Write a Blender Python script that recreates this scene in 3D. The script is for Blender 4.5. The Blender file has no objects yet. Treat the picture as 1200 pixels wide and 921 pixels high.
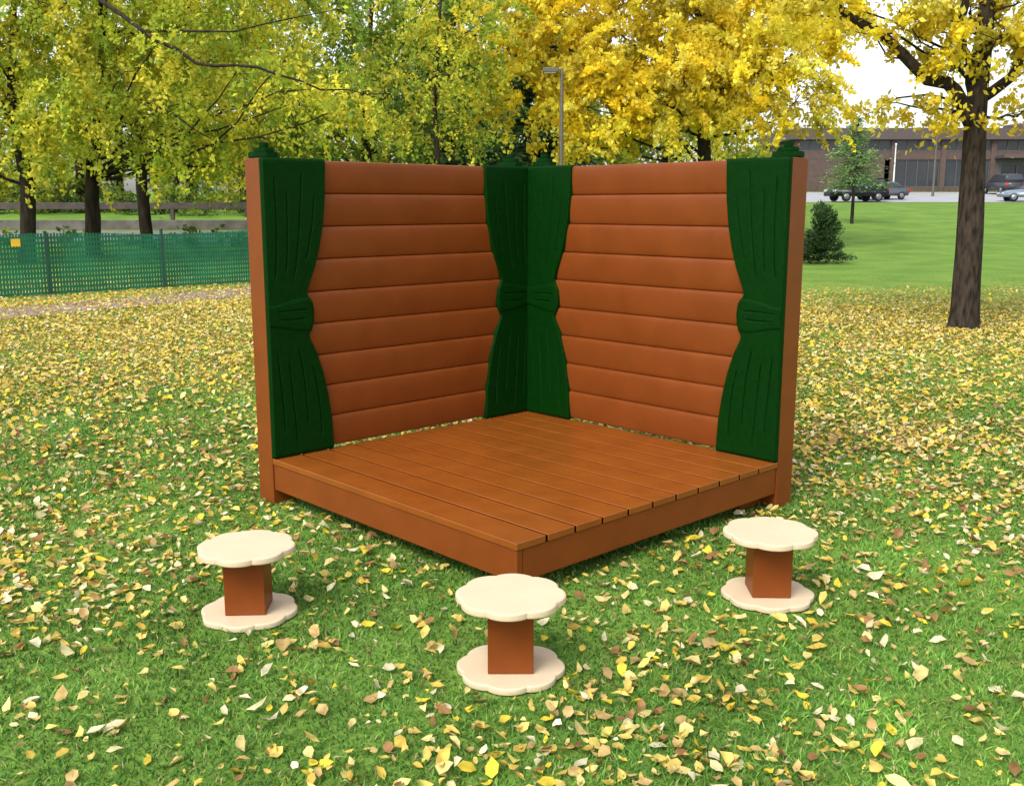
import bpy, bmesh, math, random
import numpy as np
from mathutils import Vector
random.seed(7)
R = np.random.default_rng(11)
scene = bpy.context.scene
COL = scene.collection

# ------------------------------------------------------------------ helpers
def link(o):
    COL.objects.link(o); return o

def thing(name, label, cat, loc=(0,0,0), rotz=0.0, group=None):
    e = bpy.data.objects.new(name, None); link(e)
    e.empty_display_size = 0.3
    e.location = loc; e.rotation_euler = (0,0,rotz)
    e["label"] = label; e["category"] = cat
    if group: e["group"] = group
    return e

def mesh_obj(name, verts, faces, mat, parent=None, smooth=False, col=None, recalc=False):
    me = bpy.data.meshes.new(name)
    verts = np.asarray(verts, dtype=np.float64)
    if isinstance(faces, np.ndarray):
        n, k = faces.shape
        me.vertices.add(len(verts)); me.vertices.foreach_set("co", verts.astype(np.float32).ravel())
        me.loops.add(n*k); me.loops.foreach_set("vertex_index", faces.astype(np.int32).ravel())
        me.polygons.add(n)
        me.polygons.foreach_set("loop_start", np.arange(0, n*k, k, dtype=np.int32))
        me.polygons.foreach_set("loop_total", np.full(n, k, dtype=np.int32))
        me.update(calc_edges=True)
    else:
        me.from_pydata([tuple(v) for v in verts], [], [tuple(int(i) for i in f) for f in faces]); me.update()
    if col is not None:
        a = me.color_attributes.new("Col", 'FLOAT_COLOR', 'POINT')
        c4 = np.ones((len(verts), 4), dtype=np.float32); c4[:, :3] = col
        a.data.foreach_set("color", c4.ravel())
    if recalc:
        bm = bmesh.new(); bm.from_mesh(me)
        bmesh.ops.recalc_face_normals(bm, faces=bm.faces); bm.to_mesh(me); bm.free()
    if smooth:
        me.polygons.foreach_set("use_smooth", np.ones(len(me.polygons), dtype=bool))
    me.materials.append(mat)
    o = bpy.data.objects.new(name, me); link(o)
    if parent: o.parent = parent
    return o

def boxes_obj(name, boxes, mat, parent=None, bevel=0.004, seg=2):
    bm = bmesh.new()
    for (x0,x1,y0,y1,z0,z1) in boxes:
        vs = [bm.verts.new(p) for p in ((x0,y0,z0),(x1,y0,z0),(x1,y1,z0),(x0,y1,z0),(x0,y0,z1),(x1,y0,z1),(x1,y1,z1),(x0,y1,z1))]
        for f in ((0,3,2,1),(4,5,6,7),(0,1,5,4),(1,2,6,5),(2,3,7,6),(3,0,4,7)):
            bm.faces.new([vs[i] for i in f])
    if bevel > 0:
        bmesh.ops.bevel(bm, geom=bm.edges[:], offset=bevel, segments=seg, affect='EDGES', profile=0.6)
    me = bpy.data.meshes.new(name); bm.to_mesh(me); bm.free()
    me.materials.append(mat)
    o = bpy.data.objects.new(name, me); link(o)
    if parent: o.parent = parent
    return o

def tube(pts, radii, seg=8):
    pts = [Vector(p) for p in pts]; V=[]; F=[]
    n=len(pts)
    for i,p in enumerate(pts):
        d = (pts[min(i+1,n-1)]-pts[max(i-1,0)]).normalized()
        a = d.cross(Vector((0.13,1,0.07)));
        if a.length<1e-3: a = d.cross(Vector((1,0,0)))
        a.normalize(); b = d.cross(a)
        for k in range(seg):
            t = 2*math.pi*k/seg
            q = p+(a*math.cos(t)+b*math.sin(t))*radii[i]
            V.append((q.x,q.y,q.z))
    for i in range(n-1):
        for k in range(seg):
            F.append((i*seg+k, i*seg+(k+1)%seg, (i+1)*seg+(k+1)%seg, (i+1)*seg+k))
    return np.array(V), np.array(F)

def merge(parts):
    V=[];F=[];o=0
    for v,f in parts:
        V.append(v);F.append(f+o);o+=len(v)
    return np.concatenate(V), np.concatenate(F)

def smoothstep(t):
    t=np.clip(t,0,1); return t*t*(3-2*t)

def zt(x,y):
    y=np.asarray(y,dtype=float)
    return 1.92*smoothstep((y-30)/50)+1.08*np.clip((y-80)/20,0,1)

def vnoise(x,y,s,seed=0):
    r=np.random.default_rng(seed); out=0
    for i in range(7):
        a=r.uniform(0,2*math.pi); f=s*r.uniform(.6,1.7); p=r.uniform(0,6.28)
        out=out+np.sin((x*math.cos(a)+y*math.sin(a))*f+p)
    return out/7*1.9

# ------------------------------------------------------------------ materials
def new_mat(name):
    m=bpy.data.materials.new(name); m.use_nodes=True
    nt=m.node_tree; nt.nodes.clear()
    out=nt.nodes.new('ShaderNodeOutputMaterial')
    return m,nt,out
def ND(nt,t,**k):
    n=nt.nodes.new(t)
    for a,b in k.items(): setattr(n,a,b)
    return n

def simple(name, c, rough=0.5, c2=None, scale=6, bump=0.0, bscale=200, spec=0.5, metal=0.0, stretch=(1,1,1), detail=5):
    m,nt,out=new_mat(name); L=nt.links
    p=ND(nt,'ShaderNodeBsdfPrincipled'); L.new(p.outputs[0],out.inputs[0])
    p.inputs['Roughness'].default_value=rough; p.inputs['Metallic'].default_value=metal
    p.inputs['Specular IOR Level'].default_value=spec
    tc=ND(nt,'ShaderNodeTexCoord'); mp=ND(nt,'ShaderNodeMapping'); mp.inputs['Scale'].default_value=stretch
    L.new(tc.outputs['Object'],mp.inputs[0])
    if c2 is None: c2=tuple(v*0.8 for v in c)
    n=ND(nt,'ShaderNodeTexNoise'); n.inputs['Scale'].default_value=scale; n.inputs['Detail'].default_value=detail
    L.new(mp.outputs[0],n.inputs['Vector'])
    r=ND(nt,'ShaderNodeValToRGB'); r.color_ramp.elements[0].position=.32; r.color_ramp.elements[1].position=.68
    r.color_ramp.elements[0].color=(*c2,1); r.color_ramp.elements[1].color=(*c,1)
    L.new(n.outputs['Fac'],r.inputs[0]); L.new(r.outputs[0],p.inputs['Base Color'])
    if bump>0:
        n2=ND(nt,'ShaderNodeTexNoise'); n2.inputs['Scale'].default_value=bscale; n2.inputs['Detail'].default_value=4
        L.new(mp.outputs[0],n2.inputs['Vector'])
        b=ND(nt,'ShaderNodeBump'); b.inputs['Strength'].default_value=bump; b.inputs['Distance'].default_value=.01
        L.new(n2.outputs['Fac'],b.inputs['Height']); L.new(b.outputs[0],p.inputs['Normal'])
    return m

def leafmat(name, trans=0.35, nscale=0.6, gain=1.0, rough=0.6, spec=.25):
    m,nt,out=new_mat(name); L=nt.links
    at=ND(nt,'ShaderNodeAttribute'); at.attribute_name='Col'
    g=ND(nt,'ShaderNodeNewGeometry')
    n=ND(nt,'ShaderNodeTexNoise'); n.inputs['Scale'].default_value=nscale; n.inputs['Detail'].default_value=2
    L.new(g.outputs['Position'],n.inputs['Vector'])
    mr=ND(nt,'ShaderNodeMapRange'); mr.inputs['From Min'].default_value=.3; mr.inputs['From Max'].default_value=.7
    mr.inputs['To Min'].default_value=.70*gain; mr.inputs['To Max'].default_value=1.18*gain
    L.new(n.outputs['Fac'],mr.inputs['Value'])
    mx=ND(nt,'ShaderNodeVectorMath',operation='SCALE'); L.new(at.outputs['Color'],mx.inputs[0]); L.new(mr.outputs[0],mx.inputs['Scale'])
    p=ND(nt,'ShaderNodeBsdfPrincipled'); p.inputs['Roughness'].default_value=rough; p.inputs['Specular IOR Level'].default_value=spec
    L.new(mx.outputs[0],p.inputs['Base Color'])
    t=ND(nt,'ShaderNodeBsdfTranslucent'); L.new(mx.outputs[0],t.inputs['Color'])
    ms=ND(nt,'ShaderNodeMixShader'); ms.inputs[0].default_value=trans
    L.new(p.outputs[0],ms.inputs[1]); L.new(t.outputs[0],ms.inputs[2]); L.new(ms.outputs[0],out.inputs[0])
    return m

M_brown = simple('brown_plank', (.185,.046,.0080), .40, (.158,.038,.0062), scale=5, bump=.10, bscale=260, spec=.20)
M_deck  = simple('deck_plank', (.235,.066,.0085), .27, (.195,.052,.0065), scale=5, bump=.10, bscale=220, spec=.40)
M_dark  = simple('deck_shade_black', (.010,.004,.002), 1.0, spec=.0)  # near-black standing in for shade in the deck gaps, reused on support beams
M_green = simple('green_curtain', (.0008,.0265,.0012), .55, (.0005,.019,.0008), scale=40, bump=.25, bscale=420, spec=.06)
M_cream = simple('cream_board', (.62,.495,.335), .5, (.58,.455,.30), scale=8, bump=.05, bscale=200)
M_bark  = simple('bark', (.058,.043,.032), .95, (.012,.010,.008), scale=22, bump=1.0, bscale=42, stretch=(1,1,.25), spec=.1)
M_bark2 = simple('bark_dark', (.05,.037,.028), .95, (.015,.012,.010), scale=6, bump=.8, bscale=16, stretch=(1,1,.25), spec=.1)
M_leaf  = leafmat('tree_leaves', .5, .55, 1.0)
M_needle= leafmat('needles', .15, .8, 1.0)
M_grass = leafmat('grass_blades', .3, 1.1, 1.0, .75, .12)
M_litter= leafmat('fallen_leaf', .22, 30, 1.0, .6)

def ground_mat():
    m,nt,out=new_mat('lawn'); L=nt.links
    p=ND(nt,'ShaderNodeBsdfPrincipled'); L.new(p.outputs[0],out.inputs[0]); p.inputs['Roughness'].default_value=.95; p.inputs['Specular IOR Level'].default_value=.1
    g=ND(nt,'ShaderNodeNewGeometry')
    def noise(s,d=5):
        n=ND(nt,'ShaderNodeTexNoise'); n.inputs['Scale'].default_value=s; n.inputs['Detail'].default_value=d
        L.new(g.outputs['Position'],n.inputs['Vector']); return n
    def ramp(src,e):
        r=ND(nt,'ShaderNodeValToRGB'); 
        while len(r.color_ramp.elements)<len(e): r.color_ramp.elements.new(.5)
        for i,(po,c) in enumerate(e):
            r.color_ramp.elements[i].position=po; r.color_ramp.elements[i].color=(*c,1)
        L.new(src,r.inputs[0]); return r
    def mix(f,a,b):
        x=ND(nt,'ShaderNodeMix',data_type='RGBA'); 
        if hasattr(f,'is_linked'): L.new(f,x.inputs[0])
        else: x.inputs[0].default_value=f
        L.new(a,x.inputs[6]); L.new(b,x.inputs[7]); return x
    a=ramp(noise(22,8).outputs['Fac'],[(.3,(.025,.070,.010)),(.52,(.085,.17,.028)),(.72,(.18,.28,.06))])
    b=ramp(noise(.7,4).outputs['Fac'],[(.35,(.11,.21,.030)),(.65,(.21,.33,.055))])
    base=mix(.5,a.outputs[0],b.outputs[0])
    v=ND(nt,'ShaderNodeTexVoronoi'); v.inputs['Scale'].default_value=9; L.new(g.outputs['Position'],v.inputs['Vector'])
    th=ND(nt,'ShaderNodeMapRange'); th.inputs['From Min'].default_value=.42; th.inputs['From Max'].default_value=.32
    L.new(v.outputs['Distance'],th.inputs['Value'])
    sx=ND(nt,'ShaderNodeSeparateXYZ'); L.new(g.outputs['Position'],sx.inputs[0])
    fy=ND(nt,'ShaderNodeMapRange'); fy.inputs['From Min'].default_value=26; fy.inputs['From Max'].default_value=17; L.new(sx.outputs['Y'],fy.inputs['Value'])
    fn=ND(nt,'ShaderNodeMath',operation='MULTIPLY'); L.new(th.outputs[0],fn.inputs[0]); L.new(fy.outputs[0],fn.inputs[1])
    ny=ND(nt,'ShaderNodeMapRange'); ny.inputs['From Min'].default_value=8; ny.inputs['From Max'].default_value=12; L.new(sx.outputs['Y'],ny.inputs['Value'])
    fq=ND(nt,'ShaderNodeMath',operation='MULTIPLY'); L.new(fn.outputs[0],fq.inputs[0]); L.new(ny.outputs[0],fq.inputs[1])
    fp=ND(nt,'ShaderNodeMath',operation='MULTIPLY'); L.new(fq.outputs[0],fp.inputs[0])
    pn=ramp(noise(.5,3).outputs['Fac'],[(.3,(0,0,0)),(.5,(1,1,1))]); L.new(pn.outputs[0],fp.inputs[1])
    lc=ramp(v.outputs['Color'],[(.2,(.42,.26,.05)),(.8,(.6,.45,.10))])
    fin=mix(fp.outputs[0],base.outputs[2],lc.outputs[0])
    L.new(fin.outputs[2],p.inputs['Base Color'])
    bp=ND(nt,'ShaderNodeBump'); bp.inputs['Strength'].default_value=.6; bp.inputs['Distance'].default_value=.03
    L.new(noise(40,6).outputs['Fac'],bp.inputs['Height']); L.new(bp.outputs[0],p.inputs['Normal'])
    return m
M_ground=ground_mat()
M_path = simple('path_gravel',(.26,.205,.165),.95,(.15,.115,.09),scale=7,bump=.5,bscale=60)
M_asph = simple('asphalt',(.17,.165,.16),.9,(.12,.115,.11),scale=3,bump=.3,bscale=50)
M_lot  = simple('parking_asphalt',(.33,.335,.35),.85,(.27,.275,.29),scale=1)
M_conc = simple('concrete',(.14,.125,.11),.85,(.07,.063,.055),scale=2,bump=.2,bscale=30)

# ------------------------------------------------------------------ ground
ys=np.concatenate([[-60,-30,-10],np.arange(-4,112,1.0),[120,140,180,260,400,700,1200,2000]])
xs=np.concatenate([[-1500,-700,-300,-150],np.arange(-90,91,3.0),[150,300,700,1500]])
XX,YY=np.meshgrid(xs,ys); ZZ=zt(XX,YY)
V=np.stack([XX,YY,ZZ],-1).reshape(-1,3); nx=len(xs); ny=len(ys)
I,J=np.meshgrid(np.arange(nx-1),np.arange(ny-1)); a=(J*nx+I).ravel()
F=np.stack([a,a+1,a+nx+1,a+nx],-1)
g=mesh_obj('ground',V,F,M_ground,smooth=True); g["kind"]="structure"

def strip(name, pts, width, mat, dz, kind="structure"):
    V=[];F=[]
    n=len(pts); rr=random.Random(3)
    for i,(x,y) in enumerate(pts):
        x0,y0=pts[max(i-1,0)]; x1,y1=pts[min(i+1,n-1)]
        dx,dy=x1-x0,y1-y0; l=math.hypot(dx,dy); nx_,ny_=-dy/l,dx/l
        w=width*(1+.05*math.sin(i*1.7)+rr.uniform(-.10,.10))
        for s in (-.5,-.17,.17,.5):
            px,py=x+nx_*w*s,y+ny_*w*s
            V.append((px,py,float(zt(px,py))+dz))
    for i in range(n-1):
        for k in range(3):
            F.append((i*4+k,i*4+k+1,i*4+4+k+1,i*4+4+k))
    o=mesh_obj(name,V,F,mat,recalc=True); o["kind"]=kind; return o
def resample(ctrl,step):
    out=[]
    for (a,b) in zip(ctrl[:-1],ctrl[1:]):
        l=math.hypot(b[0]-a[0],b[1]-a[1]); k=max(1,int(l/step))
        for i in range(k): out.append((a[0]+(b[0]-a[0])*i/k,a[1]+(b[1]-a[1])*i/k))
    out.append(ctrl[-1]); return out
def smooth_pts(p,it=30):
    p=[list(q) for q in p]
    for _ in range(it):
        q=[r[:] for r in p]
        for i in range(1,len(p)-1):
            q[i]=[(p[i-1][k]+2*p[i][k]+p[i+1][k])/4 for k in (0,1)]
        p=q
    return [tuple(q) for q in p]
strip('path', smooth_pts(resample([(-22,4),(-12,11.8),(-8.3,16.0),(-5.5,20.1),(-3,24.5),(0,30),(1.5,41)],.3)),1.6,M_path,.012)
def sheet(name,x0,x1,y0,y1,mat,dz):
    ys=np.arange(y0,y1+.01,1.0); xs=np.linspace(x0,x1,20)
    X,Y=np.meshgrid(xs,ys); V=np.stack([X,Y,zt(X,Y)+dz],-1).reshape(-1,3)
    I,J=np.meshgrid(np.arange(19),np.arange(len(ys)-1)); a=(J*20+I).ravel()
    o=mesh_obj(name,V,np.stack([a,a+1,a+21,a+20],-1),mat); o["kind"]="structure"; return o
sheet('road',-60,8,41,47,M_asph,.02)
sheet('parking_lot',16,90,79,98,M_lot,.02)

# ------------------------------------------------------------------ trees
YEL=[(.90,.70,.03),(.94,.78,.07),(.84,.62,.025),(.76,.64,.05),(.95,.84,.15)]
YG =[(.48,.54,.05),(.64,.64,.06),(.33,.45,.045),(.82,.72,.07),(.23,.36,.04),(.84,.70,.06)]
GRN=[(.22,.36,.05),(.30,.44,.06),(.14,.25,.04),(.40,.48,.07),(.54,.54,.07)]
DRK=[(.04,.10,.028),(.07,.14,.04),(.03,.075,.022),(.11,.19,.055)]
LIT=[(.12,.24,.07),(.17,.30,.09),(.09,.18,.06),(.22,.34,.10)]

def cards(P,size,rng,up=0.0,aspect=.62,axis=None):
    N=len(P)
    d=rng.normal(size=(N,3)) if axis is None else axis+rng.normal(size=(N,3))*.35
    d[:,2]-=up; d/=np.linalg.norm(d,axis=1)[:,None]+1e-9
    e=rng.normal(size=(N,3)); e-=d*(e*d).sum(1)[:,None]; e/=np.linalg.norm(e,axis=1)[:,None]+1e-9
    s=size[:,None]
    v=np.stack([P-d*s*.5, P+e*s*aspect*.5+d*s*.05, P+d*s*.5, P-e*s*aspect*.5+d*s*.05],1).reshape(-1,3)
    f=np.arange(4*N).reshape(N,4); return v,f

def crown_pts(clumps,dens,leaf,pal,rng,droop,spray=0.0):
    """spray>0: leaves follow arching, drooping twigs instead of round tufts"""
    Ps=[];Cs=[];Ss=[]; pal=np.array(pal)
    for (x,y,z,r) in clumps:
        n=int(dens*r*r); tw=max(6,int((9 if spray==0 else 13)*r*r+6)); m=max(4,n//tw)
        dirs=rng.normal(size=(tw,3)); dirs/=np.linalg.norm(dirs,axis=1)[:,None]
        rad=r*(.30+.72*rng.random(tw)**.6)
        c=np.array([x,y,z])+dirs*rad[:,None]*np.array([1.05,1.05,.78])
        tone=rng.integers(0,len(pal),tw)
        for k in range(tw):
            mm=int(m*rng.uniform(.4,1.6))
            if mm<1: continue
            if spray>0 and rng.random()<.75:
                L=spray*rng.uniform(.6,1.5)*min(1.0,.5+.5*r)
                hd=dirs[k]*np.array([1,1,.15])+rng.normal(size=3)*.25; hd/=np.linalg.norm(hd)
                t=rng.random(mm)
                q=hd[None]*(t*L)[:,None]
                q[:,2]-=droop*L*1.1*t**2
                sg=.045+.09*(1-t)*L
                q=q+rng.normal(size=(mm,3))*sg[:,None]*np.array([1,1,.8])
            else:
                sg=min(.34,.2*r+.06)*rng.uniform(.6,1.3)
                q=rng.normal(size=(mm,3))*np.array([sg,sg,sg*.5])
                q[:,2]-=droop*(np.abs(q[:,0])+np.abs(q[:,1]))*.9+ droop*rng.exponential(.22,mm)
            Ps.append(c[k]+q)
            base=pal[tone[k]]*rng.uniform(.68,1.18)
            mixc=pal[rng.integers(0,len(pal),mm)]
            cc=base*.75+mixc*.25
            cc=cc*rng.uniform(.75,1.2,(mm,1))
            Cs.append(cc); Ss.append(leaf*rng.uniform(.6,1.35,mm))
    return np.concatenate(Ps),np.minimum(np.concatenate(Cs),.95),np.concatenate(Ss)

def wob(a,b,n,amp,rng,sag=0.0):
    a=np.array(a,float);b=np.array(b,float); out=[]
    off=rng.normal(size=3)*amp
    for i in range(n+1):
        t=i/n; p=a+(b-a)*t+off*math.sin(math.pi*t)+rng.normal(size=3)*amp*.18*(0<i<n)
        p[2]+=sag*math.sin(math.pi*t); out.append(tuple(p))
    return out

def make_tree(label,cat,base,trunk,tr,clumps,leaf,dens,pal,seed,droop=.3,limbs=(),bark=None,name='tree',group=None,attach=(.45,.95),limb_r=.3,spray=0.0):
    rng=np.random.default_rng(seed)
    bx,by=base; bz=float(zt(bx,by))
    e=thing(name,label,cat,(bx,by,bz),0,group)
    o=np.array([bx,by,bz])
    tp=[np.array(p,float)-o for p in trunk]
    parts=[]
    pts=[tuple(tp[0]+np.array([0,0,-.1]))]; rr=[tr*1.35]
    pts.append(tuple(tp[0]+np.array([0,0,.05]))); rr.append(tr*1.16)
    pts.append(tuple(tp[0]+np.array([0,0,.25]))); rr.append(tr*1.03)
    for i in range(len(tp)-1):
        for k in range(1,5):
            t=k/4; p=tp[i]+(tp[i+1]-tp[i])*t+rng.normal(size=3)*np.array([1,1,0])*tr*.03
            if p[2]<.4: continue
            fr=(i+t)/(len(tp)-1); pts.append(tuple(p)); rr.append(tr*(1-.72*fr**1.5)*rng.uniform(.97,1.03))
    parts.append(tube(pts,rr,16))
    def on_trunk(f):
        x=f*(len(tp)-1); i=min(int(x),len(tp)-2); return tp[i]+(tp[i+1]-tp[i])*(x-i)
    for (x,y,z,r) in clumps:
        c=np.array([x,y,z])-o
        best=min(np.linspace(attach[0],attach[1],9),key=lambda f: abs((on_trunk(f)[2]+ .45*np.linalg.norm(c[:2]-on_trunk(f)[:2]))-c[2]))
        a=on_trunk(best)
        r0=tr*limb_r*(1.1-.5*best)
        p=wob(a,c,7,.10*np.linalg.norm(c-a)**.7,rng)
        parts.append(tube(p,[r0*(1-.75*i/7) for i in range(8)],7))
        for _ in range(int(4+3*r)):
            s=p[rng.integers(3,8)]; d=rng.normal(size=3); d/=np.linalg.norm(d); d[2]*=.6
            parts.append(tube(wob(s,np.array(s)+d*r*rng.uniform(.6,1.0),4,.12*r,rng),[r0*.28*(1-.8*i/4) for i in range(5)],4))
    for (pl,ra,rb) in limbs:
        pl=[np.array(p,float)-o for p in pl]; q=[]
        for i in range(len(pl)-1):
            for k in range(3):
                q.append(tuple(pl[i]+(pl[i+1]-pl[i])*k/3+rng.normal(size=3)*.04))
        q.append(tuple(pl[-1])); n=len(q)
        parts.append(tube(q,[ra+(rb-ra)*i/(n-1) for i in range(n)],8))
    v,f=merge(parts)
    mesh_obj('trunk',v,f,bark or M_bark,e,smooth=True)
    P,C,S=crown_pts(clumps,dens,leaf,pal,rng,droop,spray)
    v,f=cards(P-o,S,rng,up=.5)
    mesh_obj('crown',v,f,M_leaf,e,col=np.repeat(C,4,axis=0))
    return e

make_tree("tall tree with yellow autumn leaves rooted in leafy lawn","tree",(6.4,14.2),
  [(6.4,14.2,0),(6.38,14.2,1.4),(6.33,14.2,2.9),(6.36,14.2,4.4),(6.4,14.3,7.0)],.19,
  [(4.4,14.0,4.45,.65),(5.0,13.7,4.2,.5),(5.5,14.3,4.15,.5),(6.0,13.8,4.3,.6),(6.7,14.0,4.35,.6),(3.7,14.2,4.7,.55),(3.9,14.1,4.2,.35),
   (7.1,14.2,4.1,.45),(5.15,14.6,3.1,.28),(6.0,14.0,3.6,.34),(5.95,14.1,2.95,.3),(5.75,13.8,3.05,.26),(4.9,14.4,2.95,.2),(7.0,14.0,3.1,.28),(6.8,13.6,3.6,.32),(6.4,13.7,3.9,.4),(5.6,13.8,3.7,.3),
   (4.7,14.3,5.4,1.1),(6.3,14.3,6.0,1.3),(7.8,14.6,5.6,1.1),(5.5,15.4,5.6,1.1),(7.2,13.2,5.4,1.0),(6.2,14.2,7.6,1.3),(3.4,14.4,5.3,.7),(8.3,14.2,6.6,1.1),(4.8,14.9,6.9,1.1)],
  .09,3400,YEL,3,droop=.4,spray=.38,
  limbs=[([(6.33,14.2,2.7),(6.0,14.1,3.2),(5.3,14.0,3.6),(4.6,14.0,4.1),(4.0,14.1,4.6)],.11,.04),
         ([(6.35,14.2,3.0),(6.9,14.2,3.7),(7.2,14.3,4.6),(7.7,14.5,5.6)],.08,.035),
         ([(6.33,14.2,3.1),(6.1,14.3,3.8),(6.1,14.3,5.0),(5.9,14.5,6.5)],.08,.035)],attach=(.5,.95),limb_r=.15)

ye=[(7.2,38,7.2,2.6),(4.4,37.5,7.2,2.3),(1.9,38,7.2,2.0),(0.8,37,5.6,1.4),(3.0,36.8,5.0,1.6),(5.5,37,4.9,1.5),(9.3,38,7.0,2.3),(10.4,37.5,5.7,1.4),(8.3,37,4.9,1.1),
    (6,38.5,10,2.8),(3,38,9.8,2.5),(9,38.5,9.8,2.6),(1,38,8.9,1.8),(11.3,38.5,8.0,1.6),(-.2,37.5,7.2,1.2),(2.0,36.5,3.9,.9),(6.8,39,6,2),(7.4,36.8,5.8,1.4),(3.8,36.6,6.2,1.3),(5.8,36.4,6.8,1.4),(2.4,36.6,6.2,1.1)]
make_tree("broad tree with golden yellow leaves on the lawn","tree",(7.2,38.5),[(7.2,38.5,.1),(7.25,38.5,2.5),(7.1,38.5,4.5),(7.0,38.5,7),(6.6,38.5,9.5)],.30,ye,.19,1150,YEL,5,droop=.45,bark=M_bark2,limb_r=.22,attach=(.3,.95),spray=1.0)

make_tree("yellow-green tree with drooping boughs beyond the fence","tree",(-14.8,31),[(-14.8,31,0),(-14.6,31,2.2),(-14.9,31,4.4),(-14.5,31,8)],.24,
  [(-14.5,31,5.6,1.9),(-16.6,30.5,4.5,1.6),(-12.9,30,4.9,1.4),(-15.6,31,8.2,2.3),(-12.6,31,7.6,2.1),(-13.3,29.5,3.7,.9),(-16,29.5,3.2,.9),(-18.3,31,6.6,2.2),(-14,31,10,2.2),(-14.2,29.5,4.6,1.0),(-15.2,29.3,6.2,1.2)],
  .15,1050,YG,21,droop=.8,bark=M_bark2,group="yellow-green trees beyond the fence",attach=(.35,.95),limb_r=.26,spray=1.1)
make_tree("leaning yellow-green tree with long low limb beyond the fence","tree",(-13.8,33.5),[(-13.8,33.5,0),(-13.7,33.5,2.4),(-13.2,33.3,4.6),(-12.6,33,8.4)],.25,
  [(-11.6,33,6.6,2.0),(-10.4,32,4.6,1.4),(-9.2,32,7.4,2.1),(-8.8,31,3.5,.85),(-8.4,31,2.75,.55),(-7.7,31.5,5.1,1.3),(-10.9,31.5,3.5,.8),(-11,33,9.4,2.3),(-7.6,32,8.6,2),(-6.3,30,4.6,1.0),(-5.2,29,4.9,.9),(-9.9,30.5,2.9,.6),(-4.3,28.5,4.5,.8),(-9.4,28,6.0,.7),(-7.3,27.8,5.2,.5),(-6.0,27.8,5.5,.6),(-10.9,29.5,5.4,.9),(-9.2,29.5,4.6,.9),(-12.1,29.5,3.9,.8)],
  .145,1050,YG,22,droop=.85,bark=M_bark2,group="yellow-green trees beyond the fence",attach=(.35,.95),limb_r=.24,spray=1.1,
  limbs=[([(-13.0,33.2,6.6),(-11.4,29.5,7.3),(-9.8,28.0,6.3),(-8.2,27.3,5.35),(-6.6,27.2,5.2),(-5.0,27.3,4.75),(-3.2,27.5,4.6)],.075,.012),
         ([(-12.8,33,7),(-10,30,6.6),(-7.6,29,6.4),(-4.6,28.5,6.9)],.05,.012),
         ([(-13.3,33,4.6),(-11.3,31,4.9),(-9.6,30,4.2),(-8.6,29.6,3.6)],.06,.015)])
make_tree("green and yellow tree beside the far road","tree",(-13.6,38),[(-13.6,38,0),(-13.7,38,2.4),(-13.5,38,5),(-13.0,38,10)],.24,
  [(-13.5,38,6.5,2.4),(-16.4,38,5.6,2.0),(-11,38,5.8,2.2),(-10,37,4.2,1.2),(-14,38,9.8,2.6),(-10.8,38,9.4,2.5),(-17.6,38,8.6,2.4),(-8.6,38,7.4,2)],
  .18,800,YG[:4],23,droop=.7,bark=M_bark2,group="yellow-green trees beyond the fence",attach=(.35,.95),limb_r=.25,spray=1.1)
make_tree("green tree turning yellow behind the stage","tree",(-5.9,42),[(-5.9,42,.2),(-5.8,42,2.6),(-6.0,42,5),(-5.5,42,10)],.26,
  [(-8.3,42,4.9,1.9),(-6,41.5,6,2.1),(-4,41,4.6,1.5),(-7.6,42,8.4,2.4),(-3.5,42,7.4,2.2),(-5.3,42,10.4,2.8),(-9.8,41,3.4,1.0),(-2.2,41,5.4,1.5),(-9.9,42,6.6,1.7),(-1.9,42,9.2,2.2),(-6.9,40.5,3.7,.9)],
  .18,850,GRN,24,droop=.6,bark=M_bark2,attach=(.35,.95),limb_r=.2,spray=1.1)
make_tree("slender tree with yellow-green leaves behind the stage","tree",(-2.6,35),[(-2.6,35,.1),(-2.5,35,2.6),(-2.6,35,5),(-2.3,35,9)],.12,
  [(-3.6,35,4.5,1.0),(-1.6,34.6,4.3,.9),(-2.6,35,6.6,1.3),(-4.2,35,6.4,1.1),(-1.0,35,6.2,1.0),(-2.5,35,8.4,1.5),(-.5,34.5,7.8,.9),(-2.5,34.2,5.4,.9)],
  .14,850,YG,25,droop=.8,bark=M_bark2,attach=(.35,.95),spray=.9)

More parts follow.
